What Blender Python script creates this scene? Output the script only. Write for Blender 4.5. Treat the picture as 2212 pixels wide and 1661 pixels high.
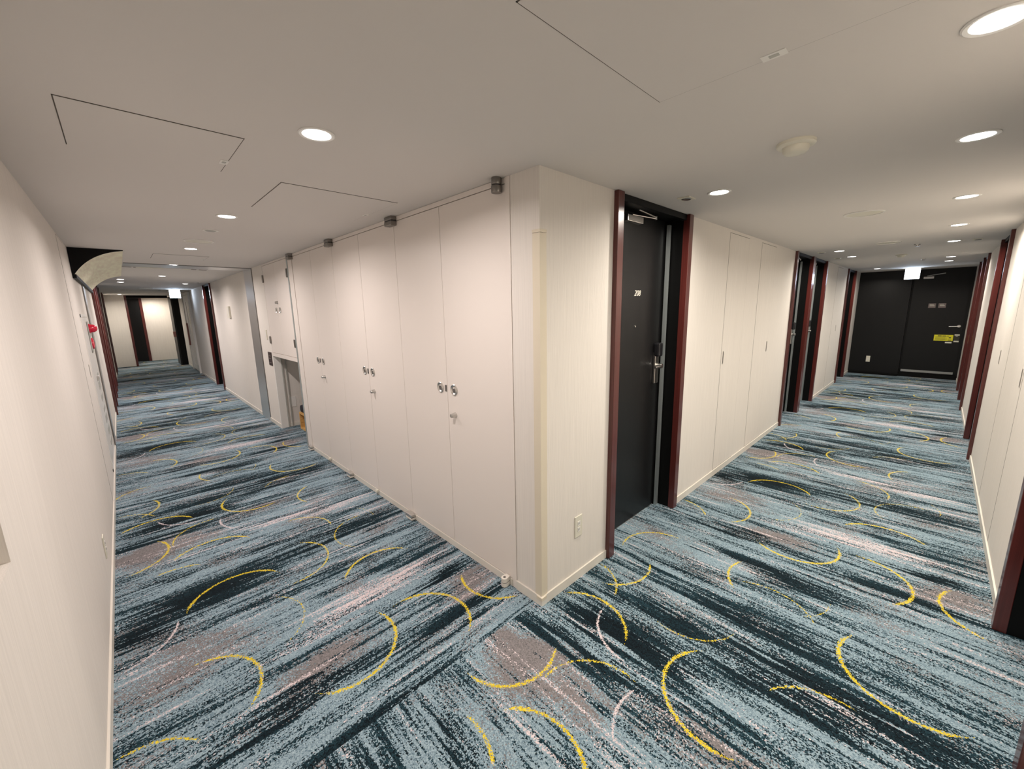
import bpy, bmesh, math, random
from mathutils import Vector, Matrix
random.seed(7)
PI = math.pi
for o in list(bpy.data.objects): bpy.data.objects.remove(o)
S = bpy.context.scene
COL = S.collection
H = 2.4; W1 = 1.8344; W2 = 1.8420

# ---------------------------------------------------------------- camera, world, exposure
F_PX, YAW, PITCH, ROLL = 873.94, 0.80917159, -0.18603816, -0.0192502
CAM = Vector((-1.56220, -1.41957, 1.72483))
fw = Vector((math.cos(PITCH)*math.cos(YAW), math.cos(PITCH)*math.sin(YAW), math.sin(PITCH)))
rt = Vector((math.sin(YAW), -math.cos(YAW), 0.0)); up = rt.cross(fw)
rt2 = rt*math.cos(ROLL) + up*math.sin(ROLL); up2 = -rt*math.sin(ROLL) + up*math.cos(ROLL)
cd = bpy.data.cameras.new('camera'); cam = bpy.data.objects.new('camera', cd); COL.objects.link(cam)
m = Matrix((rt2, up2, -fw)).transposed().to_4x4(); m.translation = CAM
cam.matrix_world = m
cd.sensor_fit = 'HORIZONTAL'; cd.sensor_width = 36.0; cd.lens = F_PX/2212*36.0; cd.clip_start = 0.02
S.camera = cam
S.view_settings.view_transform = 'Standard'; S.view_settings.look = 'None'
S.view_settings.gamma = 1.0; S.view_settings.use_curve_mapping = False
S.view_settings.exposure = 0.04
wd = bpy.data.worlds.new('world'); S.world = wd; wd.use_nodes = True
wd.node_tree.nodes['Background'].inputs[0].default_value = (0.9, 0.92, 1, 1)
wd.node_tree.nodes['Background'].inputs[1].default_value = 0.3
LAMP_W = 17.0            # watts of each downlight
COOL = (1.0, 0.90, 0.865)  # lamps of the left corridor
WARM = (1.0, 0.915, 0.81)  # lamps of the right corridor

# ---------------------------------------------------------------- materials
def srgb(r, g, b):
    f = lambda c: (c/255/12.92) if c/255 <= .04045 else ((c/255+.055)/1.055)**2.4
    return (f(r), f(g), f(b), 1)
def mat(name, col, rough=.5, metal=0., spec=.5, coat=0., emit=None, es=0., bump=None, var=None):
    M = bpy.data.materials.new(name); M.use_nodes = True; nt = M.node_tree
    b = nt.nodes['Principled BSDF']
    b.inputs['Base Color'].default_value = col if len(col) == 4 else (*col, 1)
    b.inputs['Roughness'].default_value = rough; b.inputs['Metallic'].default_value = metal
    b.inputs['Specular IOR Level'].default_value = spec; b.inputs['Coat Weight'].default_value = coat
    b.inputs['Coat Roughness'].default_value = .12
    if emit: b.inputs['Emission Color'].default_value = (*emit, 1); b.inputs['Emission Strength'].default_value = es
    if bump or var:
        g = nt.nodes.new('ShaderNodeNewGeometry')
        sc = (bump or var)[0]
        vm = nt.nodes.new('ShaderNodeVectorMath'); vm.operation = 'MULTIPLY'; vm.inputs[1].default_value = sc
        nt.links.new(g.outputs['Position'], vm.inputs[0])
        n = nt.nodes.new('ShaderNodeTexNoise'); n.inputs['Scale'].default_value = 1; n.inputs['Detail'].default_value = 3
        nt.links.new(vm.outputs[0], n.inputs['Vector'])
        if bump:
            bp = nt.nodes.new('ShaderNodeBump'); bp.inputs['Strength'].default_value = bump[1]; bp.inputs['Distance'].default_value = .002
            nt.links.new(n.outputs['Fac'], bp.inputs['Height']); nt.links.new(bp.outputs[0], b.inputs['Normal'])
        if var:
            n2 = nt.nodes.new('ShaderNodeTexNoise'); n2.inputs['Scale'].default_value = 1; n2.inputs['Detail'].default_value = 3
            v2 = nt.nodes.new('ShaderNodeVectorMath'); v2.operation = 'MULTIPLY'; v2.inputs[1].default_value = var[0]
            nt.links.new(g.outputs['Position'], v2.inputs[0]); nt.links.new(v2.outputs[0], n2.inputs['Vector'])
            mr = nt.nodes.new('ShaderNodeMapRange'); mr.inputs[1].default_value = .3; mr.inputs[2].default_value = .7
            nt.links.new(n2.outputs['Fac'], mr.inputs[0])
            mx = nt.nodes.new('ShaderNodeMix'); mx.data_type = 'RGBA'
            c0 = b.inputs['Base Color'].default_value
            mx.inputs[6].default_value = tuple(c0[i]*(1-var[1]) for i in range(3))+(1,)
            mx.inputs[7].default_value = tuple(min(1, c0[i]*(1+var[1])) for i in range(3))+(1,)
            nt.links.new(mr.outputs[0], mx.inputs[0]); nt.links.new(mx.outputs[2], b.inputs['Base Color'])
    return M
M_WALL = mat('wallpaper', (.76, .715, .66), .85, spec=.2, bump=((330, 330, 9), .5), var=((190, 190, 2.6), .045))
M_CEIL = mat('ceiling_board', (.71, .672, .635), .8, spec=.3, bump=((60, 60, 60), .06))
M_CLOSET = mat('closet_laminate', (.80, .735, .68), .42, bump=((400, 400, 400), .05))
M_BASE = mat('vinyl_skirting', (.76, .715, .64), .4)
M_GUARD = mat('corner_guard_vinyl', (.72, .645, .51), .4)
M_HATCH = M_CEIL
M_GAP = mat('shadow_gap', (.10, .085, .07), .8)
M_BLACK = mat('black_door_laminate', (.005, .005, .0055), .38, spec=.32, var=((300, 300, 4), .25))
M_BLACKF = mat('black_frame', (.003, .003, .003), .5, spec=.16)
M_RED = mat('mahogany', (.085, .016, .013), .3, coat=.35, var=((120, 120, 2), .25))
M_STEEL = mat('brushed_steel', (.62, .60, .57), .28, 1.)
M_MIRROR = mat('polished_steel', (.74, .73, .72), .38, 1.)
M_DARKM = mat('dark_metal', (.25, .24, .23), .35, 1.)
M_ALU = mat('aluminium_strip', (.50, .55, .55), .38, .7)
M_PLATE = mat('ivory_plastic', (.74, .71, .60), .4)
M_HINGE = mat('dark_steel', (.26, .245, .23), .28, 1.)
M_WHITE = mat('white_enamel', (.82, .80, .76), .35)
M_GREYP = mat('grey_plastic', (.46, .46, .42), .5)
M_BLACKP = mat('black_plastic', (.012, .012, .014), .3)
M_YEL = mat('yellow_sticker', (.80, .74, .02), .5)
M_INK = mat('printed_ink', (.03, .03, .02), .6)
M_SIGNT = mat('silver_lettering', (.72, .68, .60), .4, .3)
M_REDP = mat('alarm_red_plastic', (.75, .01, .05), .2, coat=.5)
M_PINK = mat('dusty_rose_handle', (.28, .12, .10), .5)
M_WOOD = mat('pale_wood', (.62, .36, .12), .5, var=((20, 20, 90), .2))
M_VENEER = mat('cream_veneer', (.97, .86, .64), .5, var=((14, 3, 50), .14))
M_CLOTH = mat('black_cloth', (.012, .012, .02), .9)
M_LENS = mat('lit_lens', (1, 1, 1), .5, emit=(1, .96, .92), es=14.0)
M_EXIT = mat('lit_exit_face', (1, 1, 1), .5, emit=(.66, .80, 1.0), es=26.0)
M_BROWN = mat('dark_brown_plaque', (.035, .02, .018), .45)
M_NOTICE = mat('faded_notice', (.22, .17, .16), .5)
M_PALE = mat('pale_paper', (.75, .74, .62), .6)

# carpet ---------------------------------------------------------
def carpet():
    M = bpy.data.materials.new('patterned_carpet'); M.use_nodes = True; nt = M.node_tree
    N, Lk = nt.nodes, nt.links
    bs = N['Principled BSDF']; bs.inputs['Roughness'].default_value = .95; bs.inputs['Specular IOR Level'].default_value = .12
    def ma(op, a, b=None, c=None, clamp=False):
        n = N.new('ShaderNodeMath'); n.operation = op; n.use_clamp = clamp
        for i, v in enumerate((a, b, c)):
            if v is None: continue
            if isinstance(v, (int, float)): n.inputs[i].default_value = v
            else: Lk.new(v, n.inputs[i])
        return n.outputs[0]
    def ve(op, a, b=None, c=None, out=0):
        n = N.new('ShaderNodeVectorMath'); n.operation = op
        for i, v in enumerate((a, b, c)):
            if v is None: continue
            if isinstance(v, tuple): n.inputs[i].default_value = v
            else: Lk.new(v, n.inputs[i])
        return n.outputs[out]
    g = N.new('ShaderNodeNewGeometry')
    vo = N.new('ShaderNodeTexVoronoi'); vo.feature = 'F1'; vo.inputs['Scale'].default_value = 205
    Lk.new(g.outputs['Position'], vo.inputs['Vector'])
    sp = N.new('ShaderNodeSeparateXYZ'); Lk.new(g.outputs['Position'], sp.inputs[0])
    x, y = sp.outputs[0], sp.outputs[1]
    # two laying directions: the seam runs off the corner of the block
    isx = ma('MULTIPLY', ma('GREATER_THAN', x, .05), .4)
    isL = ma('GREATER_THAN', ma('SUBTRACT', y, isx), .045)
    cL = N.new('ShaderNodeCombineXYZ'); Lk.new(ma('ADD', x, W1), cL.inputs[0]); Lk.new(ma('SUBTRACT', y, 1.41), cL.inputs[1])
    cR = N.new('ShaderNodeCombineXYZ'); Lk.new(ma('MULTIPLY', y, -1.), cR.inputs[0]); Lk.new(ma('SUBTRACT', x, 2.672), cR.inputs[1])
    mx = N.new('ShaderNodeMix'); mx.data_type = 'VECTOR'
    Lk.new(isL, mx.inputs[0]); Lk.new(cR.outputs[0], mx.inputs[4]); Lk.new(cL.outputs[0], mx.inputs[5])
    uvr = mx.outputs[1]
    s2 = N.new('ShaderNodeSeparateXYZ'); Lk.new(uvr, s2.inputs[0])
    vmod = ma('FLOORED_MODULO', s2.outputs[1], 4.0)
    c2 = N.new('ShaderNodeCombineXYZ'); Lk.new(s2.outputs[0], c2.inputs[0]); Lk.new(vmod, c2.inputs[1])
    P = c2.outputs[0]
    # random per tuft
    sc = N.new('ShaderNodeSeparateColor'); Lk.new(vo.outputs['Color'], sc.inputs[0])
    r1, r2, r3 = sc.outputs[0], sc.outputs[1], sc.outputs[2]
    def noise(su, sv, detail, off):
        v = ve('MULTIPLY_ADD', P, (su, sv, 0), (off, off*1.7, off*.3))
        n = N.new('ShaderNodeTexNoise'); n.inputs['Scale'].default_value = 1; n.inputs['Detail'].default_value = detail
        n.inputs['Roughness'].default_value = .6
        Lk.new(v, n.inputs['Vector']); return n.outputs['Fac']
    nA = noise(3.2, 75, 2, 3.1)      # fine streaks
    nB = noise(1.7, 24, 2, 9.7)      # broad streaks
    nC = noise(1.1, 3.2, 2, 5.3)     # patches
    nF = noise(.9, 8.5, 2, 31.0)     # bands of streaks
    nD = noise(1.6, 28, 2, 17.9)     # pale streaks
    nE = noise(2.0, 4.5, 2, 23.0)
    # ragged, streaky outlines for the woven patches
    wob = N.new('ShaderNodeCombineXYZ'); Lk.new(ma('MULTIPLY_ADD', nB, .5, -.25), wob.inputs[0])
    Lk.new(ma('ADD', ma('MULTIPLY_ADD', nB, .30, -.15), ma('MULTIPLY_ADD', nC, .16, -.08)), wob.inputs[1])
    PW = ve('ADD', P, wob.outputs[0])
    def field(lst):
        acc = None
        full = []
        for (uc, vc, lu, lv, a) in lst:
            full.append((uc, vc, lu, lv, a))
            if vc-1.3*lv < 0: full.append((uc, vc+4, lu, lv, a))
            if vc+1.3*lv > 4: full.append((uc, vc-4, lu, lv, a))
        for (uc, vc, lu, lv, a) in full:
            v = ve('MULTIPLY_ADD', PW, (1/lu, 1/lv, 0), (-uc/lu, -vc/lv, 0))
            n = N.new('ShaderNodeVectorMath'); n.operation = 'LENGTH'; Lk.new(v, n.inputs[0])
            f = ma('MULTIPLY_ADD', n.outputs['Value'], -1.1*a, 1.35*a)
            f = ma('MINIMUM', f, a)
            acc = ma('MAXIMUM', f, 0.0) if acc is None else ma('MAXIMUM', acc, f)
        return acc
    DARK = [(.45,1.48,.50,.13,1.),(.35,1.24,.42,.06,.7),(.25,.49,.22,.06,.6),(1.28,1.83,.55,.10,.9),(.95,2.05,.45,.09,.7),
            (1.45,2.86,.42,.09,.7),(.85,2.60,.45,.10,.8),(.12,-.02,.30,.11,1.),(.42,.14,.42,.14,1.),(1.2,.30,.62,.15,.75),(.83,.40,.38,.09,.6),
            (1.15,1.70,.60,.12,.7),(.65,2.97,.42,.07,.9),(1.58,3.26,.28,.04,.9),(.60,1.72,.5,.05,.7),(.35,2.2,.35,.06,.5),(1.0,3.85,.5,.04,.5)]
    GRAY = [(.16,1.03,.24,.15,1.),(.50,.98,.26,.12,1.),(.87,3.08,.40,.11,.9),(1.70,3.03,.24,.15,1.),(.28,3.60,.42,.17,1.),(.35,3.92,.3,.06,.6),(.75,3.05,.2,.14,.7),
            (.25,.82,.3,.08,.7),(1.45,3.85,.3,.07,.5),(1.05,1.28,.3,.06,.5)]
    PINK = [(1.25,3.43,.60,.13,1.),(.80,.94,.24,.05,.8),(1.05,.86,.38,.09,.9),(1.42,1.77,.38,.025,1.),(1.45,.72,.36,.08,.9),
            (1.2,.96,.4,.03,.7),(.9,3.35,.3,.05,.6),(1.5,.45,.3,.03,.6)]
    LITE = [(.25,.60,.30,.09,.9),(1.55,2.53,.36,.11,1.),(.42,2.42,.30,.08,.6),(.40,.38,.36,.08,.6),(1.5,1.35,.35,.12,.8),(.95,3.62,.4,.09,.6),(.6,.7,.3,.06,.5),(1.1,2.25,.35,.06,.5)]
    fD, fG, fP, fL = field(DARK), field(GRAY), field(PINK), field(LITE)
    # darkness probability
    d = ma('MULTIPLY_ADD', nA, 2.3, -1.15)
    d = ma('ADD', d, ma('MULTIPLY_ADD', nB, 2.6, -1.3))
    d = ma('ADD', d, ma('MULTIPLY_ADD', nC, 1.0, -.50))
    d = ma('ADD', d, ma('MULTIPLY_ADD', nF, 2.2, -1.1))
    d = ma('ADD', d, ma('MULTIPLY', fD, 1.0))
    d = ma('SUBTRACT', d, ma('MULTIPLY', fG, .75))
    d = ma('SUBTRACT', d, ma('MULTIPLY', fP, .55))
    d = ma('SUBTRACT', d, ma('MULTIPLY', fL, .50))
    d = ma('ADD', d, .30)
    isD = ma('LESS_THAN', ma('MULTIPLY_ADD', r1, .9, .02), d)
    gq = ma('ADD', ma('MULTIPLY', fG, .95), ma('MULTIPLY_ADD', nE, 3.2, -1.55))
    isG = ma('LESS_THAN', ma('MULTIPLY_ADD', r2, .95, .1), gq)
    pq = ma('ADD', ma('MULTIPLY', fP, .75), ma('MULTIPLY_ADD', nD, 3.0, -1.62))
    isP = ma('LESS_THAN', ma('MULTIPLY_ADD', r3, .9, .08), pq)
    def col(fac, a, b):
        n = N.new('ShaderNodeMix'); n.data_type = 'RGBA'
        Lk.new(fac, n.inputs[0])
        for i, v in ((6, a), (7, b)):
            if isinstance(v, tuple): n.inputs[i].default_value = v
            else: Lk.new(v, n.inputs[i])
        return n.outputs[2]
    light = col(r3, (.14, .215, .265, 1), (.35, .455, .51, 1))
    grey = col(r1, (.145, .134, .136, 1), (.27, .25, .252, 1))
    dark = col(ma('MULTIPLY', r2, ma('SUBTRACT', 1.0, ma('MULTIPLY', fD, .75), None, True)), (.0025, .004, .006, 1), (.022, .060, .080, 1))
    pink = col(r2, (.50, .44, .46, 1), (.80, .68, .69, 1))
    c = col(isG, light, grey)
    c = col(isP, c, pink)
    c = col(isD, c, dark)
    # circular arcs, a 4 m repeat
    ARC = [(.04,1.0,-92,44,1),(.53,.60,18,155,1),(.28,.35,50,106,.9),(.59,1.01,72,196,.75),(.97,1.47,128,306,1),(.24,1.35,12,150,1),
           (0,1.64,10,90,.8),(.04,1.99,-70,38,.9),(.25,2.31,80,212,.9),(.61,1.94,-112,-3,.6),(.92,2.47,150,230,.9),(.91,2.16,20,132,.6),
           (.92,2.49,-52,9,.5),(.88,3.12,-146,36,1),(1.25,2.95,-58,103,1),(1.88,3.0,137,258,1),(1.53,2.18,136,322,1),(1.33,1.55,75,160,.7),
           (1.34,3.55,27,163,1),(.27,3.28,-54,90,.95),(.57,-.04,16,175,1),(.88,.12,-115,70,.8),(1.5,.16,64,232,.65),(1.36,.4,-16,44,.5),
           (1.52,1.15,110,216,.9),(.56,3.6,-74,58,.55),(1.04,.5,-19,92,.8),(.03,2.95,22,97,.8)]
    ARCP = [(.91,1.14,158,224,.8),(.53,1.59,-178,-82,.8),(1.35,2.55,25,117,.4),(.01,0,-90,0,.8)]
    R = .262
    def arcs(lst):
        acc = None
        full = []
        for (cu, cv, a, b, w) in lst:
            full.append((cu, cv, a, b, w))
            if cv-R < 0: full.append((cu, cv+4, a, b, w))
            if cv+R > 4: full.append((cu, cv-4, a, b, w))
        for (cu, cv, a, b, w) in full:
            mid = math.radians((a+b)/2); half = math.radians((b-a)/2); ch = math.cos(half)
            dx, dy = math.cos(mid), math.sin(mid)
            dn = ve('DISTANCE', P, (cu, cv, 0), out=1)
            t = ma('ABSOLUTE', ma('SUBTRACT', dn, R))
            dt = ve('DOT_PRODUCT', P, (dx, dy, 0), out=1)
            k = 1/(R*(1-ch))*2.2
            gg = ma('MULTIPLY_ADD', dt, k, -(cu*dx+cv*dy)*k - ch/(1-ch)*2.2)
            gg = ma('MINIMUM', gg, 1.0)
            f = ma('MULTIPLY_ADD', t, -1/.0135, ma('MULTIPLY', gg, w))
            acc = ma('MAXIMUM', f, 0.0) if acc is None else ma('MAXIMUM', acc, f)
        return acc
    ay = ma('GREATER_THAN', arcs(ARC), ma('MULTIPLY_ADD', r1, .98, .08))
    ap = ma('GREATER_THAN', arcs(ARCP), ma('MULTIPLY_ADD', r1, .85, .06))
    yel = col(r2, (.55, .40, .02, 1), (.86, .68, .06, 1))
    c = col(ap, c, pink)
    c = col(ay, c, yel)
    Lk.new(c, bs.inputs['Base Color'])
    bp = N.new('ShaderNodeBump'); bp.inputs['Strength'].default_value = .7; bp.inputs['Distance'].default_value = .004
    Lk.new(ma('SUBTRACT', 1.0, ma('MULTIPLY', vo.outputs['Distance'], 1.0)), bp.inputs['Height']); Lk.new(bp.outputs[0], bs.inputs['Normal'])
    return M
M_CARPET = carpet()

# ---------------------------------------------------------------- mesh helpers
def B(*boxes):
    bm = bmesh.new()
    for b in boxes: box(bm, *b)
    return bm
def box(bm, x0, x1, y0, y1, z0, z1, bev=0.):
    if x1 < x0: x0, x1 = x1, x0
    if y1 < y0: y0, y1 = y1, y0
    if z1 < z0: z0, z1 = z1, z0
    r = bmesh.ops.create_cube(bm, size=1)
    for v in r['verts']:
        v.co = Vector(((x0+x1)/2+v.co.x*(x1-x0), (y0+y1)/2+v.co.y*(y1-y0), (z0+z1)/2+v.co.z*(z1-z0)))
    if bev > 0:
        es = list({e for v in r['verts'] for e in v.link_edges})
        bmesh.ops.bevel(bm, geom=es, offset=bev, segments=2, affect='EDGES', profile=.6)
    return bm
def lathe(bm, prof, mtx=None, n=32, caps=False):
    """profile of (radius, height) turned about local Z, then moved by mtx"""
    rings = []
    for r, h in prof:
        if r < 1e-6: rings.append([bm.verts.new((0, 0, h))])
        else: rings.append([bm.verts.new((r*math.cos(2*PI*i/n), r*math.sin(2*PI*i/n), h)) for i in range(n)])
    for a, b in zip(rings, rings[1:]):
        for i in range(n):
            j = (i+1) % n
            if len(a) == 1 and len(b) == 1: continue
            if len(a) == 1: bm.faces.new((a[0], b[i], b[j]))
            elif len(b) == 1: bm.faces.new((a[i], a[j], b[0]))
            else: bm.faces.new((a[i], a[j], b[j], b[i]))
    if mtx is not None:
        for r in rings:
            for v in r: v.co = mtx @ v.co
    bmesh.ops.recalc_face_normals(bm, faces=bm.faces)
    return bm
def cyl(bm, c, r, h, axis='Z', n=24):
    R = {'Z': Matrix(), 'Y': Matrix.Rotation(PI/2, 4, 'X'), 'X': Matrix.Rotation(PI/2, 4, 'Y')}[axis]
    return lathe(bm, [(0, -h/2), (r*.96, -h/2), (r, -h/2+min(.002, h*.2)), (r, h/2-min(.002, h*.2)), (r*.96, h/2), (0, h/2)], Matrix.Translation(c) @ R, n)
def rod(bm, a, b, r, n=10):
    a, b = Vector(a), Vector(b); d = b-a
    q = d.to_track_quat('Z', 'Y').to_matrix().to_4x4()
    return lathe(bm, [(0, 0), (r, 0), (r, d.length), (0, d.length)], Matrix.Translation(a) @ q, n)
def finish(name, bm, material, smooth=False):
    me = bpy.data.meshes.new(name); bm.to_mesh(me); bm.free(); me.materials.append(material)
    if smooth:
        for p in me.polygons: p.use_smooth = True
        me.set_sharp_from_angle(angle=math.radians(40))
    return me
def part(name, bm, material, parent=None, smooth=False, label=None):
    o = bpy.data.objects.new(name, finish(name, bm, material, smooth)); COL.objects.link(o)
    if parent is not None: o.parent = parent
    if label: o['label'] = label
    return o
def thing(name, label, cat, loc=(0, 0, 0), rot=0., group=None):
    o = bpy.data.objects.new(name, None); COL.objects.link(o); o.empty_display_size = .1
    o.location = loc; o.rotation_euler = (0, 0, rot); o['label'] = label; o['category'] = cat
    if group: o['group'] = group
    return o
def tag(o, label, cat, group=None):
    o['label'] = label; o['category'] = cat
    if group: o['group'] = group
    return o
def struct(name, bm, material, parent=None):
    o = part(name, bm, material, parent)
    if parent is None: o['kind'] = 'structure'
    return o
def dup(root, loc, rot=None, label=None, name=None):
    r = root.copy(); COL.objects.link(r); r.location = loc
    if rot is not None: r.rotation_euler = (0, 0, rot)
    if label: r['label'] = label
    if name: r.name = name
    for ch in list(root.children):
        c = ch.copy(); COL.objects.link(c); c.parent = r
        for g in ch.children:
            d = g.copy(); COL.objects.link(d); d.parent = c
    return r
def text_mesh(name, body, size, material, parent, loc, rot=(PI/2, 0, 0), depth=.0015, sx=1.):
    cu = bpy.data.curves.new(name, 'FONT'); cu.body = body; cu.size = size; cu.extrude = depth; cu.shear = .28
    cu.align_x = 'CENTER'; cu.align_y = 'CENTER'
    t = bpy.data.objects.new(name, cu); COL.objects.link(t)
    bpy.context.view_layer.update()
    me = bpy.data.meshes.new_from_object(t.evaluated_get(bpy.context.evaluated_depsgraph_get()))
    bpy.data.objects.remove(t); bpy.data.curves.remove(cu)
    me.materials.clear(); me.materials.append(material)
    o = bpy.data.objects.new(name, me); COL.objects.link(o); o.parent = parent
    o.location = loc; o.rotation_euler = rot; o.scale = (sx, 1, 1)
    return o
# wall frames: local X runs along the wall to the viewer's right, local Y goes INTO the wall
TH_B, TH_R, TH_X, TH_L = 0.0, PI, -PI/2, PI/2   # y=0 wall, y=-W2 wall, x=0 wall, x=-W1 wall

# ---------------------------------------------------------------- setting
TK = .30
def wall(name, boxes, material=M_WALL):
    return struct(name, B(*boxes), material)
DW = 1.06   # outer width of a room door
doors_B = [.66, 5.03, 6.10, 9.45]                 # x of left frame edge, y = 0 wall
doors_R = [.56, 4.93, 7.86, 8.93]                 # x of near frame edge, y = -W2 wall
doors_L = [8.46, 9.55, 11.55, 15.40]              # y of near frame edge, x = -W1 wall
doors_X = [9.80]                                  # y of near frame edge, x = 0 wall
struct('floor', B((-2.3, 12.2, -2.3, 20.3, -.2, 0)), M_CARPET)
struct('ceiling', B((-2.3, 12.2, -2.3, 20.3, H, H+.2)), M_CEIL)
XE = 11.40
def runs(a, b, holes):
    out = []; c = a
    for h0, h1 in sorted(holes):
        if h0 > c+1e-6: out.append((c, h0))
        c = h1
    out.append((c, b)); return out
g = .004
bx = [(a, b, 0, TK if a > .1 else .2055, 0, H) for a, b in runs(0, XE+.4, [(d+.02, d+DW-.02) for d in doors_B])]
wall('wall_center_right', bx)
bx = [(a, b, -W2-TK, -W2, 0, H) for a, b in runs(-W1, XE+.4, [(d+.02, d+DW-.02) for d in doors_R])]
wall('wall_right', bx)
NICH = (-1.15, .07, 1.143, 2.02)
bx = [(-W1-TK, -W1, a, b, 0, H) for a, b in runs(-W2-TK, 20.0, [(d+.02, d+DW-.02) for d in doors_L]+[(NICH[0], NICH[1])])]
bx += [(-W1-TK, -W1, NICH[0], NICH[1], 0, NICH[2]), (-W1-TK, -W1, NICH[0], NICH[1], NICH[3], H), (-W1-TK, -W1-.20, NICH[0], NICH[1], NICH[2], NICH[3])]
wall('wall_left', bx)
bx = [(0, TK, a, b, 0, H) for a, b in runs(.206, 20.0, [(.206, 5.31)]+[(d+.02, d+DW-.02) for d in doors_X])]
wall('wall_center_left', bx)
# niche under the utility cabinet
bx = [(TK, 1.0, 5.31, 5.40, 0, 1.13), (.9, 1.0, 4.13, 5.31, 0, 1.13), (.02, .9, 4.05, 4.128, 0, 1.13)]
wall('wall_niche', bx, M_WALL)
# end of the right corridor: black panel and black door
struct('wall_end_right', B((XE-.06, XE+.3, -.905, 0, 0, H), (XE+.06, XE+.3, -W2, -.905, 0, H)), M_BLACK)
struct('trim_1', B((XE-.075, XE-.06, -.905, -.001, 0, .055), (XE-.0, XE+.06, -W2+.001, -.907, 0, .095)), M_BLACKF)
# end of the left corridor
wall('wall_end_left', [(-1.30, .3, 19.46, 19.7, 0, H), (-W1-.01, -1.34, 17.68, 17.9, 0, H), (-W1, -1.30, 19.75, 19.9, 0, H)])
struct('trim_2', B((-1.34, -1.28, 17.63, 17.92, 0, H)), M_RED)
struct('trim_3', B((-.93, -.85, 19.40, 19.46, 0, H)), M_RED)
struct('trim_4', B((-1.28, -.21, 17.66, 17.90, 2.315, H)), M_BLACKF)
struct('door_10', B((-1.28, -.93, 19.42, 19.46, 0, H)), M_BLACK)
# skirting
def skirt(name, boxes): struct(name, B(*boxes), M_BASE)
bh, bt = .058, .009
def skirt_run(rs, f): return [f(a, b) for a, b in rs if b-a > .02]
skirt('baseboard_center_right', skirt_run(runs(-bt, XE-.08, [(d-.001, d+DW+.001) for d in doors_B]), lambda a, b: (a, b, -bt, 0, 0, bh)))
skirt('baseboard_right', skirt_run(runs(-W1+bt, XE-.08, [(d-.001, d+DW+.001) for d in doors_R]), lambda a, b: (a, b, -W2, -W2+bt, 0, bh)))
skirt('baseboard_left', skirt_run(runs(-W2+bt, 17.6, [(d-.001, d+DW+.001) for d in doors_L]+[(5.93, 6.45)]), lambda a, b: (-W1, -W1+bt, a, b, 0, bh)))
skirt('baseboard_center_left', skirt_run(runs(0, 16.6, [(.206, 5.31), (5.93, 6.45), (13.0, 15.2)]+[(d-.001, d+DW+.001) for d in doors_X]), lambda a, b: (-bt, 0, a, b, 0, bh))
      + [(.1, .9, 5.30, 5.31, 0, bh)])
# stainless steel shutter frame across the left corridor
struct('trim_5', B((-.004, 0, 5.93, 6.45, 0, H), (-W1, -W1+.004, 5.93, 6.45, 0, H)), M_MIRROR)
struct('trim_6', B((-1.42, -.004, 5.99, 6.42, H-.006, H)), M_MIRROR)
struct('trim_7', B((-1.42, 0, 5.93, 5.975, H-.008, H), (-.008, 0, 5.905, 5.93, 0, H), (-W1, -W1+.012, 5.88, 5.93, 0, H)), M_DARKM)

# ---------------------------------------------------------------- corner guard
def corner_guard():
    t = thing('corner_guard', 'ivory plastic corner guard covering the projecting wall corner', 'corner guard', (0, 0, .036))
    w = .047
    bm = B((-.0035, 0, -.0035, w, 0, 2.055), (0, w, -.0035, 0, 0, 2.055)); part('guard_strip', bm, M_GUARD, t)
    bm = B((-.005, 0, -.005, w+.001, 2.058, 2.073), (0, w+.001, -.005, 0, 2.058, 2.073)); part('end_cap', bm, M_GUARD, t)
    bm = B((-bt-.004, -bt, -bt-.004, .03, 0, .02, ), (-bt, .03, -bt-.004, -bt, 0, .02)); part('foot_cap', bm, M_GUARD, t)
corner_guard()

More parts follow.
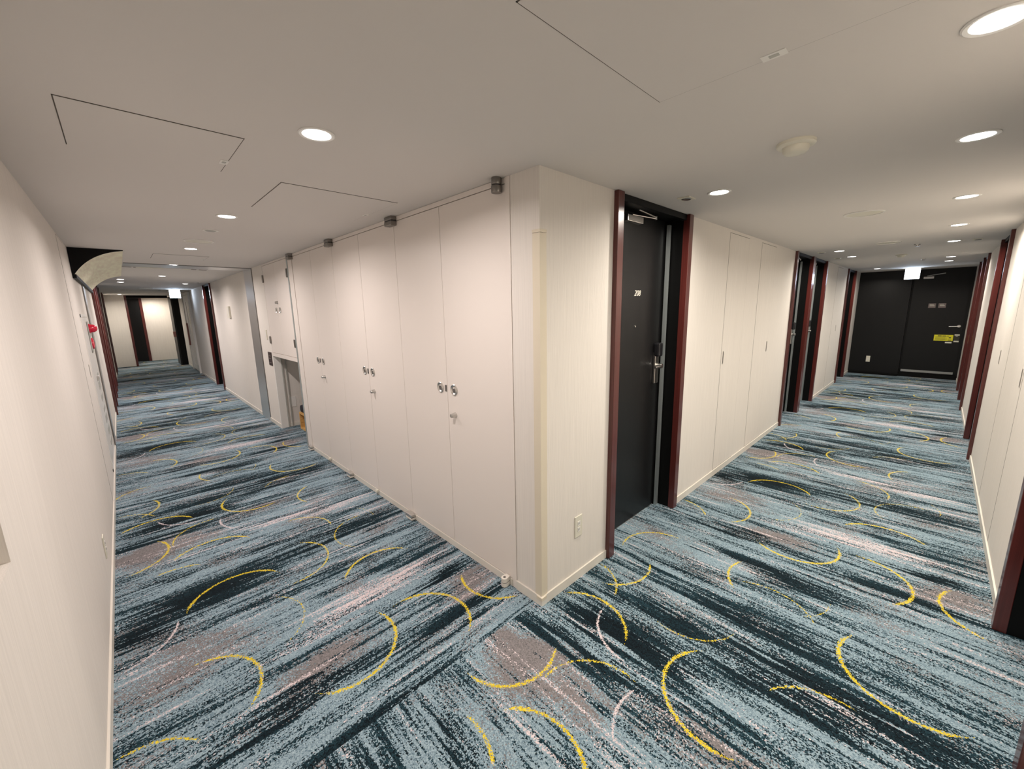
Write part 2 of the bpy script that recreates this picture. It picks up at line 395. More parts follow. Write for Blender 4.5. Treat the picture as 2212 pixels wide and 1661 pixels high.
# ---------------------------------------------------------------- room doors
def room_door(idx, loc, rot):
    """frame with a recessed black leaf; local x 0..DW, y into the wall"""
    t = bpy.data.objects.new('door_%d' % idx, None); COL.objects.link(t); t['kind'] = 'structure'
    t.location = loc; t.rotation_euler = (0, 0, rot)
    j = .066; p = -.03
    part('jamb', box(bmesh.new(), 0, j, p, .02, 0, H-.002, .003), M_RED, t)
    bm = bmesh.new(); box(bm, DW-j, DW, p, .02, 0, H-.002, .003); part('jamb', bm, M_RED, t)
    bm = B((.02, j-.004, .02, .20, 0, H-.002), (DW-j+.004, DW-.02, .02, .20, 0, H-.002), (DW-j-.04, DW-j+.004, .130, .20, 0, 2.365)); part('reveal', bm, M_BLACKF, t)
    bm = B((j, DW-j, -.004, .03, 2.358, H-.002), (j-.01, DW-j+.01, .03, .20, 2.368, H-.002)); part('lintel', bm, M_BLACKF, t)
    part('door_stop_strip', B((DW-j-.042, DW-j-.012, .108, .130, 0, 2.335)), M_ALU, t)
    lf = part('door_leaf', B((j-.01, DW-j-.041, .145, .19, .006, 2.366)), M_BLACK, t)
    part('threshold', B((j, DW-j-.042, .1435, .1455, .0, .0055)), M_STEEL, t)
    # closer
    cl = part('door_closer', box(bmesh.new(), .33, .535, .10, .144, 2.290, 2.332, .003), M_STEEL, t, label='silver door closer')
    bm = bmesh.new(); rod(bm, (.40, .110, 2.337), (.665, .075, 2.338), .0045); rod(bm, (.665, .075, 2.347), (.38, .05, 2.354), .0045)
    cyl(bm, (.665, .075, 2.342), .008, .024); part('closer_arm', bm, M_STEEL, cl)
    # lock set
    hx = .885
    lk = part('lock_plate', box(bmesh.new(), hx-.032, hx+.032, .125, .145, 1.10, 1.36, .006), M_STEEL, t)
    bm = bmesh.new(); box(bm, hx-.034, hx+.034, .095, .146, 1.32, 1.43, .014); part('card_reader', bm, M_BLACKP, lk)
    bm = bmesh.new(); cyl(bm, (hx, .105, 1.245), .020, .05, 'Y'); rod(bm, (hx, .085, 1.245), (hx-.11, .083, 1.245), .010, 12)
    cyl(bm, (hx-.11, .083, 1.245), .010, .006, 'X'); part('lever_handle', bm, M_STEEL, lk, True)
    bm = bmesh.new(); cyl(bm, (.545, .142, 1.575), .007, .008, 'Y'); part('peephole', bm, M_STEEL, t)
    return t
door0 = room_door(1, (doors_B[0], 0, 0), TH_B)
k = 2
for d in doors_B[1:]: dup(door0, (d, 0, 0), TH_B, name='door_%d' % k); k += 1
for d in doors_R: dup(door0, (d+DW, -W2, 0), TH_R, name='door_%d' % k); k += 1
bl = 0
for d in doors_L: dup(door0, (-W1, d, 0), TH_L, name='door_%d' % (k+bl if k+bl < 10 else k+bl+1)); bl += 1
k2 = k+bl+1
for d in doors_X: dup(door0, (0, d+DW, 0), TH_X, name='door_%d' % k2)
text_mesh('door_number', '208', .058, M_SIGNT, door0, (.562, .1435, 1.815), sx=1.0)

# black fire door folded open at the far end of the left corridor
t = thing('fire_door', 'black fire door standing open far down the left corridor', 'door', (-.21, 16.67, 0))
part('door_leaf', B((0, .045, 0, .93, .004, 2.34)), M_BLACK, t)
part('door_edge_return', B((.045, .208, 0, .05, .004, 2.36), (.045, .208, .88, .93, .004, 2.36)), M_BLACKF, t)
part('panic_handle', box(bmesh.new(), -.07, 0, -.02, .12, .98, 1.16, .006), M_PINK, t)

# end door of the right corridor
t = bpy.data.objects.new('door_15', None); COL.objects.link(t); t['kind'] = 'structure'; t.location = (XE+.06, -.907, 0); t.rotation_euler = (0, 0, -PI/2)
# local x runs towards -Y, local y towards +X
part('door_leaf', B((.03, .89, -.03, 0, .10, 2.33)), M_BLACK, t)
part('kick_plate', B((.035, .865, -.038, -.03, .115, .165)), M_STEEL, t, label='steel kick plate')
h = part('lever_rosette', cyl(bmesh.new(), (.83, -.036, 1.165), .028, .014, 'Y'), M_STEEL, t)
bm = bmesh.new(); rod(bm, (.83, -.07, 1.165), (.83, -.03, 1.165), .009); rod(bm, (.835, -.068, 1.165), (.68, -.066, 1.158), .008); part('lever_handle', bm, M_STEEL, h)
c_ = part('door_closer', box(bmesh.new(), .17, .33, -.085, -.03, 2.19, 2.235, .004), M_STEEL, t)
bm = bmesh.new(); rod(bm, (.22, -.08, 2.25), (.50, -.06, 2.295), .009); part('closer_arm', bm, M_STEEL, c_)
s_ = part('warning_sticker', B((.485, .775, -.0325, -.03, .845, .975)), M_YEL, t, label='yellow warning sticker with black print')
bm = B((.54, .60, -.0335, -.0325, .945, .960), (.61, .67, -.0335, -.0325, .945, .958), (.68, .71, -.0335, -.0325, .945, .956))
for i, z in enumerate((.928, .915, .895, .882, .870)):
    box(bm, .505, .69-(i % 2)*.03, -.0335, -.0325, z, z+.0045)
box(bm, .71, .745, -.0335, -.0325, .905, .925); box(bm, .70, .755, -.0335, -.0325, .858, .872); part('sticker_print', bm, M_INK, s_)
s_ = part('small_sticker', B((.785, .868, -.0325, -.03, .815, 1.0)), M_INK, t)
part('sticker_band', B((.79, .865, -.0335, -.0325, .965, .992), (.79, .865, -.0335, -.0325, .825, .852), (.81, .84, -.0335, -.0325, .945, .955)), M_PALE, s_)
part('paper_strip', B((.665, .765, -.0325, -.03, .795, .825)), M_PALE, t)
for i in range(2):
    q = part('notice_plate', box(bmesh.new(), .315+.155*i, .43+.155*i, -.034, -.03, 1.56, 1.655, .001), M_NOTICE, t, label='small dim notice at head height')
    part('notice_print', B((.335+.155*i, .41+.155*i, -.035, -.034, 1.60, 1.612), (.335+.155*i, .40+.155*i, -.035, -.034, 1.63, 1.64)), M_PALE, q)

# ---------------------------------------------------------------- storage closets on the left corridor
def closet(ya, ys, yb, label, th_side, first):
    """unit between world y=ya..yb, split at ys; doors in plane x=0; local X = world -Y"""
    t = thing('storage_closet', label, 'closet', (0, ya, 0), TH_X, 'ivory double-door storage closets along the left corridor')
    X = lambda y: -(y-ya)
    g = .0018
    part('carcass', B((X(yb)+.001, X(ya)-.001, .024, .55, 0, 2.398)), M_GAP, t)
    part('top_rail', B((X(yb), X(ya), -.001, .023, 2.370, 2.398)), M_CLOSET, t)
    part('plinth', B((X(yb), X(ya), -.006, .023, 0, .046)), M_BASE, t)
    for a, b, sgn in ((ya, ys, -1), (ys, yb, 1)):
        d = part('door', box(bmesh.new(), X(b)+g, X(a)-g, 0, .022, .050, 2.366, .0012), M_CLOSET, t)
        c = X(ys + sgn*.080)
        bm = bmesh.new()
        lathe(bm, [(.0, .004), (.017, .004), (.023, .001), (.027, .004), (.034, .008), (.038, .005), (.038, 0)], Matrix.Translation((c, 0, 1.192)) @ Matrix.Rotation(PI/2, 4, 'X'), 32)
        pl = part('ring_pull', bm, M_STEEL, d, True)
        bm = bmesh.new(); lathe(bm, [(.0, .006), (.014, .006), (.0165, .0042)], Matrix.Translation((c, 0, 1.190)) @ Matrix.Rotation(PI/2, 4, 'X'), 20)
        part('pull_tab', bm, M_DARKM, pl)
    part('strike_plate', box(bmesh.new(), X(ys+.024), X(ys+.004), -.004, .001, 1.170, 1.215, .001), M_DARKM, t)
    bm = bmesh.new(); lathe(bm, [(.020, 0), (.017, .012), (.0145, .034), (.012, .038), (0, .038)], Matrix.Translation((X(ys-.08*th_side), 0, 1.018)) @ Matrix.Rotation(PI/2, 4, 'X'), 24)
    part('thumb_turn', bm, M_STEEL, t, True)
    return t
cA = closet(.243, .863, 1.455, 'ivory double-door storage closet nearest to the projecting corner', 1, True)
cB = closet(1.455, 2.085, 2.690, 'ivory double-door storage closet between two others, middle of the row', 1, False)
cC = closet(2.690, 3.300, 3.925, 'ivory double-door storage closet farthest from the corner, beside the low niche', 1, False)
# frames at the two ends
o = part('closet_frame', B((-.004, .30, .207, .241, 0, H-.001)), M_CLOSET); tag(o, 'narrow ivory frame post between the corner wallpaper and the first closet', 'frame post')
o = part('closet_frame', B((-.004, .55, 3.928, 4.085, 0, H-.001)), M_CLOSET); tag(o, 'ivory frame post between the last closet and the low niche', 'frame post')
o = part('metal_edge_strip', B((-.010, .0, 4.088, 4.124, 0, 2.36))if False else B((-.008, .02, 4.088, 4.126, 0, H-.001)), M_ALU); tag(o, 'thin grey metal edge strip running up beside the low niche', 'edge strip')

def pivot_top(y, pair, label):
    t = thing('pivot_hinge', label, 'hinge', (-.0, y, H), TH_X, 'metal pivot hinges at the ceiling above the closet doors')
    if pair:
        part('upper_block', box(bmesh.new(), -.052, .052, -.046, -.0012, -.028, -.001, .006), M_HINGE, t)
        part('gasket', B((-.050, .050, -.044, -.0012, -.034, -.028)), M_BLACKP, t)
        part('lower_block', box(bmesh.new(), -.052, .052, -.048, -.0012, -.066, -.034, .006), M_HINGE, t)
    else:
        bm = bmesh.new(); cyl(bm, (0, -.030, -.018), .027, .034); part('upper_block', bm, M_HINGE, t, True)
        bm = bmesh.new(); cyl(bm, (0, -.030, -.038), .025, .006); part('gasket', bm, M_BLACKP, t)
        bm = bmesh.new(); cyl(bm, (0, -.030, -.058), .028, .034); part('lower_block', bm, M_HINGE, t, True)
for y, p, l in ((.278, 0, 'round metal pivot hinge at the ceiling nearest to the corner'), (1.456, 1, 'boxy double pivot hinge at the ceiling between the first two closets'),
                (2.69, 1, 'boxy double pivot hinge at the ceiling between the second and third closets'), (3.935, 1, 'boxy pivot hinge at the ceiling beside the upper utility cabinet')):
    pivot_top(y, p, l)
def pivot_bottom(y, pair, label):
    t = thing('floor_pivot', label, 'hinge', (-.006, y, 0), TH_X, 'pivot hinges at floor level under the closet doors')
    if pair:
        part('lower_block', box(bmesh.new(), -.048, .048, -.040, 0, .006, .026, .004), M_BASE, t)
        part('gasket', B((-.046, .046, -.038, .0, .026, .031)), M_BLACKP, t)
        part('upper_block', box(bmesh.new(), -.048, .048, -.042, 0, .031, .054, .004), M_STEEL, t)
    else:
        for n_, z0, z1, mt in (('lower_block', .004, .030, M_BASE), ('gasket', .030, .035, M_BLACKP), ('upper_block', .035, .062, M_BASE)):
            bm = bmesh.new(); r = .021 if n_ != 'gasket' else .019
            pts = [(r*math.cos(a), -.034+r*math.sin(a)) for a in [PI+i*PI/10 for i in range(11)]] + [(r*.7, 0.0), (-r*.9, 0.0)]
            lo = [bm.verts.new((px, py, z0)) for px, py in pts]; hi = [bm.verts.new((px, py, z1)) for px, py in pts]
            bm.faces.new(lo[::-1]); bm.faces.new(hi)
            for i in range(len(pts)): bm.faces.new((lo[i], lo[(i+1) % len(pts)], hi[(i+1) % len(pts)], hi[i]))
            part(n_, bm, mt, t)
        bm = bmesh.new(); cyl(bm, (0, -.034, .063), .009, .004, n=6); part('screw_head', bm, M_DARKM, t)
for y, p, l in ((.279, 0, 'teardrop-shaped ivory floor pivot closest to the corner'), (1.456, 1, 'boxy floor pivot between the first and second closets'),
                (2.698, 1, 'boxy floor pivot between the second and third closets'), (3.93, 1, 'small dark floor pivot at the far end of the closet row')):
    pivot_bottom(y, p, l)
for y, l in ((2.085, 'small ivory door bolt at the foot of the middle closet'), (3.295, 'small ivory door bolt at the foot of the farthest closet')):
    t = thing('floor_bolt', l, 'bolt', (-.006, y, 0), TH_X, 'bolts at the foot of closet doors')
    part('bolt_housing', box(bmesh.new(), -.014, .014, -.026, 0, .030, .056, .005), M_PLATE, t)
    bm = bmesh.new(); cyl(bm, (0, -.014, .016), .006, .030); part('bolt_pin', bm, M_STEEL, t)

# upper utility cabinet over the niche
t = thing('utility_cabinet', 'ivory two-door wall cabinet high up above the low niche', 'cabinet', (0, 4.13, 0), TH_X)
X = lambda y: -(y-4.13)
part('carcass', B((X(5.305), X(4.13), .024, .5, 1.13, 2.398)), M_GAP, t)
part('bottom_rail', B((X(5.309), X(4.128), -.006, .30, 1.105, 1.155)), M_CLOSET, t)
part('top_rail', B((X(5.305), X(4.13), -.001, .023, 2.376, 2.398)), M_CLOSET, t)
for a, b, hy in ((4.130, 4.720, 4.145), (4.720, 5.305, 5.295)):
    d = part('door', box(bmesh.new(), X(b)+.002, X(a)-.002, 0, .022, 1.160, 2.372, .0012), M_CLOSET, t)
    for z in (2.20, 1.34):
        part('hinge', box(bmesh.new(), X(hy)-.018, X(hy)+.018, -.018, 0, z-.052, z+.052, .004), M_HINGE, d)
    s = 1 if b > 4.8 else -1
    bm = bmesh.new(); lathe(bm, [(.0, .004), (.017, .004), (.023, .001), (.027, .004), (.034, .008), (.038, .005), (.038, 0)], Matrix.Translation((X(4.720+s*.085), 0, 1.76)) @ Matrix.Rotation(PI/2, 4, 'X'), 28)
    part('ring_pull', bm, M_STEEL, d, True)
bm = bmesh.new(); lathe(bm, [(.020, 0), (.017, .012), (.0145, .034), (0, .036)], Matrix.Translation((X(4.72), 0, 1.86)) @ Matrix.Rotation(PI/2, 4, 'X'), 24)
part('thumb_turn', bm, M_STEEL, t, True)
# niche frame + small things around it
t = thing('niche_frame', 'grey-white metal frame around the low niche opening', 'frame', (0, 5.31, 0), TH_X)
part('side_post', B((.0, .032, -.006, .10, 0, 1.104)), M_WHITE, t)
part('inner_bead', B((.032, .038, .085, .10, 0, 1.10), (.0, .034, .145, .150, 0, 1.10)), M_GREYP, t)
o = part('wall_socket_cover', box(bmesh.new(), .16, .235, 5.302, 5.310, .30, .46, .002), M_WHITE); tag(o, 'blank white cover plate on the side wall inside the low niche', 'cover plate')
t = thing('wooden_stool', 'small pale wooden box stool tucked into the low niche', 'stool', (.19, 4.68, 0))
for z in (0., .235): part('board', B((0, .34, 0, .38, z, z+.024)), M_WOOD, t)
for yy in (0., .358): part('side_board', B((0, .34, yy, yy+.022, .024, .235)), M_WOOD, t)
part('back_board', B((.31, .33, .022, .358, .024, .235)), M_WOOD, t)
bm = bmesh.new(); box(bm, .01, .33, .01, .37, .0, .11, .035)
o = part('cushion', bm, M_CLOTH, None, True); o.location = (.19, 4.68, .259); tag(o, 'black cloth bundle lying on the pale wooden stool', 'cushion')
o = part('room_sign', box(bmesh.new(), -.008, 0, 5.37, 5.55, .95, 1.15, .002), M_BROWN)
tag(o, 'small dark brown sign plate beside the low niche, with two text lines', 'sign')
for z in (1.09, 1.05, .99): part('sign_print', B((-.009, -.008, 5.40, 5.52, z, z+.008)), M_NOTICE, o)
t = thing('wall_switch', 'tiny ivory wall switch left of the utility cabinet', 'switch', (0, 5.50, 1.34), TH_X)
part('plate', box(bmesh.new(), -.03, .03, -.01, 0, 0, .14, .002), M_PLATE, t); part('rocker', box(bmesh.new(), -.014, .014, -.014, -.01, .04, .10, .001), M_WHITE, t)
t = thing('wall_indicator', 'square ivory wall plate between steel trim and dark doorway', 'wall plate', (0, 8.05, 1.645), TH_X)
part('plate', box(bmesh.new(), -.09, .09, -.03, 0, 0, .22, .004), M_PLATE, t); part('insert', box(bmesh.new(), .02, .075, -.034, -.03, .03, .19, .002), M_WHITE, t)

# ---------------------------------------------------------------- flush access panels in the walls
def flush_panel(loc, rot, w, z0, z1, slot, label):
    t = thing('access_panel', label, 'access panel', loc, rot, 'flush papered access panels in the corridor walls')
    part('gap_frame', B((0, w, -.0006, .001, z0, z0+.003), (0, w, -.0006, .001, z1-.004, z1), (0, .004, -.0006, .001, z0, z1), (w-.004, w, -.0006, .001, z0, z1)), M_GAP, t)
    part('panel', B((.0035, w-.0035, -.0014, .001, z0+.003, z1-.004)), M_WALL, t)
    sx = .035 if slot == 'l' else w-.055
    s = part('pull_slot', box(bmesh.new(), sx, sx+.020, -.0045, .0, 1.150, 1.275, .001), M_STEEL, t)
    part('slot_recess', B((sx+.004, sx+.015, -.0052, -.0045, 1.157, 1.268)), M_DARKM, s)
flush_panel((2.598, 0, 0), TH_B, .552, .062, 2.372, 'l', 'flush papered panel nearer to the 208 door, steel slot at its left edge')
flush_panel((3.570, 0, 0), TH_B, .560, .062, 2.372, 'r', 'flush papered panel farther from the 208 door, steel slot at its right edge')
flush_panel((3.150, -W2, 0), TH_R, .552, .062, 2.372, 'r', 'flush panel on the right-hand wall, nearer the camera')
flush_panel((4.130, -W2, 0), TH_R, .560, .062, 2.372, 'l', 'flush panel on the right-hand wall, beside the red door frames')
flush_panel((-W1, 3.600, 0), TH_L, .590, .062, 2.385, 'r', 'flush papered panel in the left wall before the fire alarm')
flush_panel((8.30, 0, 0), TH_B, .55, .062, 2.372, 'r', 'flush papered panel far down the right corridor, before its last door')

# ---------------------------------------------------------------- outlets
def outlet(loc, rot, label, two=True):
    t = thing('wall_outlet', label, 'outlet', loc, rot, 'ivory wall outlets')
    part('cover_plate', box(bmesh.new(), -.037, .037, -.0065, 0, 0, .142, .003), M_PLATE, t)
    for z in ((.036, .076) if two else (.05,)):
        s = part('socket', box(bmesh.new(), -.013, .013, -.0085, -.0065, z, z+.030, .001), M_WHITE, t)
        part('slot_pair', B((-.007, -.005, -.009, -.0085, z+.009, z+.021), (.004, .006, -.009, -.0085, z+.009, z+.021)), M_INK, s)
outlet((.343, 0, .298), TH_B, 'ivory double outlet low on the wall between corner and 208 door')
outlet((-W1, 2.085, .215), TH_L, 'ivory outlet low on the left wall, seen edge-on')
outlet((XE-.06, -.35, .297), -PI/2, 'white outlet low on the black end wall', False)

# ---------------------------------------------------------------- left wall: hydrant cabinet and alarm
t = thing('hydrant_cabinet', 'white flush fire hose cabinet in the left wall, red lamp above', 'fire cabinet', (-W1, 4.45, 0), TH_L)
part('frame', B((0, 1.18, -.006, .0, .10, .13), (0, 1.18, -.006, 0, 1.72, 1.75), (0, .03, -.006, 0, .10, 1.75), (1.15, 1.18, -.006, 0, .10, 1.75)), M_WHITE, t)
part('door', B((.034, 1.146, -.004, .0, .134, 1.716)), M_WHITE, t)
part('label_strip', B(*[(.62, .95, -.006, -.004, .25+.13*i, .25+.13*i+.05+.02*(i % 3)) for i in range(7)]), M_GREYP, t)
part('latch', box(bmesh.new(), .55, .66, -.02, -.004, 1.02, 1.07, .004), M_STEEL, t)
t = thing('fire_alarm', 'red fire alarm with domed lamp on the left wall', 'fire alarm', (-W1, 5.2, 1.30), TH_L)
part('mount_plate', box(bmesh.new(), -.05, .24, -.0125, -.0065, .02, .37, .002), M_GREYP, t)
bm = bmesh.new(); lathe(bm, [(.048, 0), (.047, .02), (.042, .042), (.030, .060), (.012, .068), (0, .069)], Matrix.Translation((.08, -.0125, .29)) @ Matrix.Rotation(PI/2, 4, 'X'), 28)
part('warning_lamp', bm, M_REDP, t, True)
bm = bmesh.new(); lathe(bm, [(.065, 0), (.063, .012), (.045, .018), (.043, .010), (0, .010)], Matrix.Translation((.10, -.0125, .12)) @ Matrix.Rotation(PI/2, 4, 'X'), 28)
part('call_button', bm, M_REDP, t, True)
part('lamp_base', cyl(bmesh.new(), (.08, -.0165, .29), .055, .008, 'Y'), M_REDP, t)
# curved cove panel under the ceiling on the left wall
t = thing('curved_soffit', 'cream curved panel with black end under the ceiling, left wall', 'soffit panel', (-W1, 4.59, 0))
prof = []
for i in range(17):
    a = i/16*PI/2*.62
    prof.append(a)
# arc from (0.025, 2.145) at the wall to (0.405, 2.394) near the ceiling, bulging up towards the wall
p0 = Vector((.018, 2.140)); p1 = Vector((.405, 2.392)); mid = (p0+p1)/2; nrm = Vector((-(p1-p0).y, (p1-p0).x)).normalized()
pts = []
for i in range(21):
    s = i/20; q = p0.lerp(p1, s) + nrm*(.055*4*s*(1-s)); pts.append(q)
bm = bmesh.new(); LEN = 3.8; rows = []
for q in pts:
    rows.append([bm.verts.new((q.x, y, q.y)) for y in (.012, LEN)] + [bm.verts.new((q.x, y, min(H-.001, q.y+.008))) for y in (LEN, .012)])
for a, b in zip(rows, rows[1:]):
    for i in range(4): bm.faces.new((a[i], a[(i+1) % 4], b[(i+1) % 4], b[i]))
bm.faces.new(rows[0][::-1]); bm.faces.new(rows[-1]); bmesh.ops.recalc_face_normals(bm, faces=bm.faces)
part('curved_panel', bm, M_VENEER, t, True)
bm = bmesh.new()
out = [(q.x, q.y) for q in pts] + [(.405, H-.001), (.003, H-.001), (.003, 2.140)]
lo = [bm.verts.new((x_, 0, z_)) for x_, z_ in out]; hi = [bm.verts.new((x_, .012, z_)) for x_, z_ in out]
bm.faces.new(lo); bm.faces.new(hi[::-1])
for i in range(len(out)): bm.faces.new((lo[i], hi[i], hi[(i+1) % len(out)], lo[(i+1) % len(out)]))
bmesh.ops.recalc_face_normals(bm, faces=bm.faces)
part('end_plate', bm, M_BLACKF, t)
part('wall_batten', B((.001, .03, .012, LEN, 2.105, 2.142)), M_BLACKF, t)

# ---------------------------------------------------------------- far cupboard on the left corridor
t = thing('riser_cupboard', 'white riser cupboard far along the left corridor, beyond the doorway', 'cupboard', (0, 15.05, 0), TH_X)
part('frame', B((0, .05, -.05, 0, 0, 2.37), (1.42, 1.47, -.045, 0, 0, 2.37), (.05, 1.42, -.03, 0, 2.30, 2.37)), M_WHITE, t)
part('door', B((.055, 1.415, -.03, 0, .05, 2.29)), M_WHITE, t)
part('pull_bar', B((.22, .27, -.07, -.03, .78, 1.46)), M_PINK, t)
part('notice', B((.9, 1.1, -.034, -.03, 1.45, 1.90)), M_PLATE, t)
part('glazing_bead', B((.62, .64, -.04, -.03, .2, 2.1), (1.25, 1.27, -.04, -.03, .2, 2.1), (.62, 1.27, -.04, -.03, .2, .22)), M_WHITE, t)
o = part('door_stop', box(bmesh.new(), -.09, -.02, 12.9, 13.0, .0, .035, .005), M_DARKM); tag(o, 'small dark door stop on the carpet far down the left corridor', 'door stop')

# ---------------------------------------------------------------- ceiling fittings
def downlight(x, y, col, label, w=1.0):
    t = thing('downlight', label, 'downlight', (x, y, H), 0, 'round recessed downlights')
    bm = bmesh.new(); lathe(bm, [(.066, 0), (.066, -.003), (.062, -.0055), (.052, -.004), (.050, -.001)], None, 40); part('trim_ring', bm, M_WHITE, t, True)
    bm = bmesh.new(); lathe(bm, [(.051, -.001), (.048, -.0035), (.030, -.006), (0, -.007)], None, 32); part('lens', bm, M_LENS, t, True)
    L = bpy.data.lights.new('downlight_lamp', 'AREA'); L.shape = 'DISK'; L.size = .09; L.energy = LAMP_W*w; L.color = col; L.spread = math.radians(165)
    o = bpy.data.objects.new('downlight_lamp', L); COL.objects.link(o); o.location = (0, 0, -.009); o.parent = t
LL = [(-.91, .33, 'lit downlight in the left corridor nearest to the corner'), (-.911, 2.14, 'second lit downlight along the left corridor, past the square ceiling hatches'),
      (-.916, 4.07, 'lit downlight just past the round ceiling speaker, left corridor'), (-.917, 5.95, 'lit downlight on the steel ceiling strip, left corridor'),
      (-.906, 8.12, 'lit downlight first beyond the steel ceiling strip, left corridor'), (-.382, 10.31, 'lit downlight near the dark doorway on the left corridor\'s right side'),
      (-1.434, 9.29, 'upper of two stacked-looking downlights beside the curved soffit'), (-1.431, 10.16, 'lower of two stacked-looking downlights beside the curved soffit'),
      (-1.432, 16.6, 'farthest tiny downlight above the end wall, left corridor')]
for x, y, l in LL: downlight(x, y, COOL if y < 12 else WARM, l, 1.0 if y < 12 else 1.3)
downlight(-.62, 18.85, WARM, 'downlight behind the dark header at the very end of the left corridor', 1.1)
RR = [(.10, -1.434, 'big lit downlight in the top right corner of the photo'), (1.149, -1.441, 'second lit downlight from the top along the right wall'),
      (2.625, -1.451, 'third lit downlight along the right wall'), (4.10, -1.444, 'fourth lit downlight along the right wall'),
      (5.575, -1.432, 'fifth lit downlight along the right wall, before the paired ones'), (8.08, -1.432, 'upper of the two close downlights near the exit sign\'s right'),
      (9.06, -1.419, 'lower of the two close downlights near the exit sign\'s right'),
      (1.20, -.395, 'lit downlight in front of the 208 door'), (5.556, -.382, 'left of two neighbouring downlights before the paired red door frames'),
      (6.59, -.39, 'right of two neighbouring downlights before the paired red door frames'), (10.06, -.397, 'farthest downlight, left of the right-hand exit sign')]
for x, y, l in RR: downlight(x, y, WARM, l, 1.0)

def hatch(x0, x1, y0, y1, label, latch):
    t = thing('ceiling_hatch', label, 'ceiling hatch', (x0, y0, H), 0, 'flush square hatches in the ceiling')
    w, d = x1-x0, y1-y0; e = .0035
    part('gap_frame', B((0, w, 0, e, -.0017, 0), (0, w, d-e, d, -.0008, 0), (0, e, 0, d, -.0008, 0), (w-e, w, 0, d, -.0008, 0)), M_GAP, t)
    part('panel', B((e, w-e, e, d-e, -.0022, 0)), M_CEIL, t)
    lx, ly, vert = latch
    a, b = (.016, .03) if vert else (.03, .016)
    q = part('latch', B((lx-x0-a, lx-x0+a, ly-y0-b, ly-y0+b, -.004, -.0022)), M_WHITE, t)
    part('latch_key', B((lx-x0-a*.45, lx-x0+a*.45, ly-y0-b*.4, ly-y0+b*.4, -.0048, -.004)), M_GREYP, q)
hatch(-1.615, -1.105, .555, 1.067, 'square ceiling hatch over the left wall side, nearest on the left', (-1.12, .90, True))
hatch(-.845, -.172, 1.062, 1.735, 'square ceiling hatch above the closets', (-.19, 1.50, True))
hatch(-.820, -.140, -1.36, -.677, 'large ceiling hatch cut by the top edge of the photo', (-.155, -1.017, True))
hatch(-1.185, -.675, 4.72, 5.23, 'faint ceiling hatch just before the steel ceiling strip', (-.70, 5.0, True))

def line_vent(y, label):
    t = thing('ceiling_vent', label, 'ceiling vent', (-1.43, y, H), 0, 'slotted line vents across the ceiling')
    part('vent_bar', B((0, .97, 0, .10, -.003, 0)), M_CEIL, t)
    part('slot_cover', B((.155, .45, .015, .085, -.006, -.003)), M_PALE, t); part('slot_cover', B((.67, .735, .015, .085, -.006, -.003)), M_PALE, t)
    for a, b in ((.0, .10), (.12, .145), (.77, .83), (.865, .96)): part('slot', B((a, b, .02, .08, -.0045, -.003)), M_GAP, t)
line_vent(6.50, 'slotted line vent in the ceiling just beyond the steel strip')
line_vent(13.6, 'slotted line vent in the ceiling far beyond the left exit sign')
def speaker(x, y, r, label):
    t = thing('ceiling_speaker', label, 'ceiling speaker', (x, y, H), 0, 'round flat ceiling speakers')
    bm = bmesh.new(); lathe(bm, [(r, 0), (r, -.006), (r-.006, -.009), (r-.012, -.008), (r-.013, -.002)], None, 48); part('rim', bm, M_WHITE, t, True)
    bm = bmesh.new(); lathe(bm, [(r-.013, -.004), (r*.5, -.0055), (0, -.006)], None, 48); part('grille', bm, M_PLATE, t, True)
speaker(-.917, 3.47, .115, 'round flat speaker in the left corridor ceiling')
speaker(2.735, -.917, .125, 'round flat speaker in the right corridor ceiling')
speaker(5.067, -.90, .115, 'faint round speaker farther along the right corridor ceiling')
speaker(-.95, 12.5, .13, 'faint round speaker far along the left corridor ceiling')
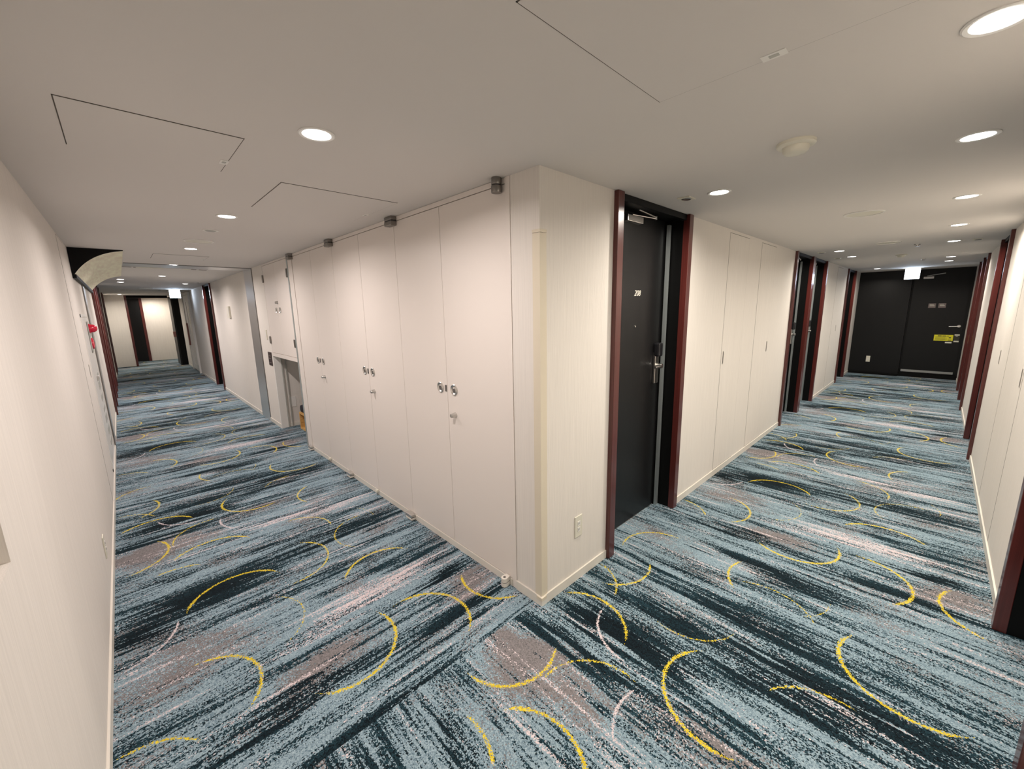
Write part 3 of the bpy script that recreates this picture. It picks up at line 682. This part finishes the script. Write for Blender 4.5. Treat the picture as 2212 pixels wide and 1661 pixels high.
# smoke detectors
def detector(x, y, s, label):
    t = thing('smoke_detector', label, 'smoke detector', (x, y, H), 0, 'smoke detectors on the ceiling')
    bm = bmesh.new(); lathe(bm, [(.072*s, 0), (.072*s, -.012*s), (.066*s, -.017*s), (.05*s, -.018*s)], None, 36); part('base', bm, M_PLATE, t, True)
    bm = bmesh.new(); lathe(bm, [(.050*s, -.016*s), (.048*s, -.034*s), (.038*s, -.044*s), (.015*s, -.048*s), (0, -.048*s)], None, 32); part('dome', bm, M_PLATE, t, True)
detector(.64, -.905, 1.0, 'domed smoke detector on the ceiling in front of the projecting corner')
detector(6.95, -.92, .9, 'small smoke detector far down the right corridor ceiling')
t = thing('ring_detector', 'thin ring-shaped sensor on the left corridor ceiling before the speaker', 'sensor', (-.917, 2.80, H))
bm = bmesh.new(); lathe(bm, [(.055, 0), (.055, -.004), (.048, -.007), (.040, -.004)], None, 36); part('ring', bm, M_WHITE, t, True)
bm = bmesh.new(); lathe(bm, [(.041, -.002), (.030, -.010), (.012, -.012), (0, -.012)], None, 28); part('sensor_face', bm, M_GREYP, t, True)
def sensor(x, y, label):
    t = thing('emergency_light', label, 'emergency light', (x, y, H), 0, 'small square emergency lights')
    part('plate', box(bmesh.new(), -.05, .05, -.04, .04, -.006, 0, .002), M_PLATE, t)
    bm = bmesh.new(); lathe(bm, [(.030, -.006), (.026, -.010), (.020, -.008), (0, -.008)], None, 24); part('eye', bm, M_DARKM, t, True)
sensor(1.185, -.20, 'small square emergency light on the ceiling above the 208 door')
sensor(5.55, -.19, 'small emergency light above the paired red door frames')
sensor(6.72, -.205, 'small emergency light one door farther along the right corridor')
sensor(5.62, -1.62, 'small emergency light by the right wall\'s door frames')
def sprinkler(x, y, label):
    t = thing('sprinkler_head', label, 'sprinkler', (x, y, H), 0, 'small chrome sprinkler heads')
    bm = bmesh.new(); lathe(bm, [(.034, 0), (.030, -.008), (.012, -.010), (.010, -.022), (.022, -.024), (.022, -.027), (0, -.027)], None, 20); part('head', bm, M_STEEL, t, True)
sprinkler(5.60, -1.13, 'chrome sprinkler head mid-ceiling, right corridor')
sprinkler(8.18, -1.12, 'chrome sprinkler head left of the paired far downlights')
sprinkler(-.20, 9.7, 'chrome sprinkler head above the dark doorway, left corridor')

# ---------------------------------------------------------------- exit signs
def exit_sign(loc, rot, label):
    t = thing('exit_sign', label, 'exit sign', loc, rot)
    part('housing', box(bmesh.new(), -.12, .12, -.018, .022, -.228, -.004, .004), M_WHITE, t)
    part('lit_face', B((-.113, .113, -.021, -.018, -.221, -.011)), M_EXIT, t)
    part('mount', B((-.05, .05, -.012, .012, -.005, 0)), M_STEEL, t)
exit_sign((10.72, -.915, H), -PI/2, 'glowing white-blue exit sign hung before the black end door')
exit_sign((-.36, 13.1, H), 0.0, 'glowing exit sign hung far down the left corridor')
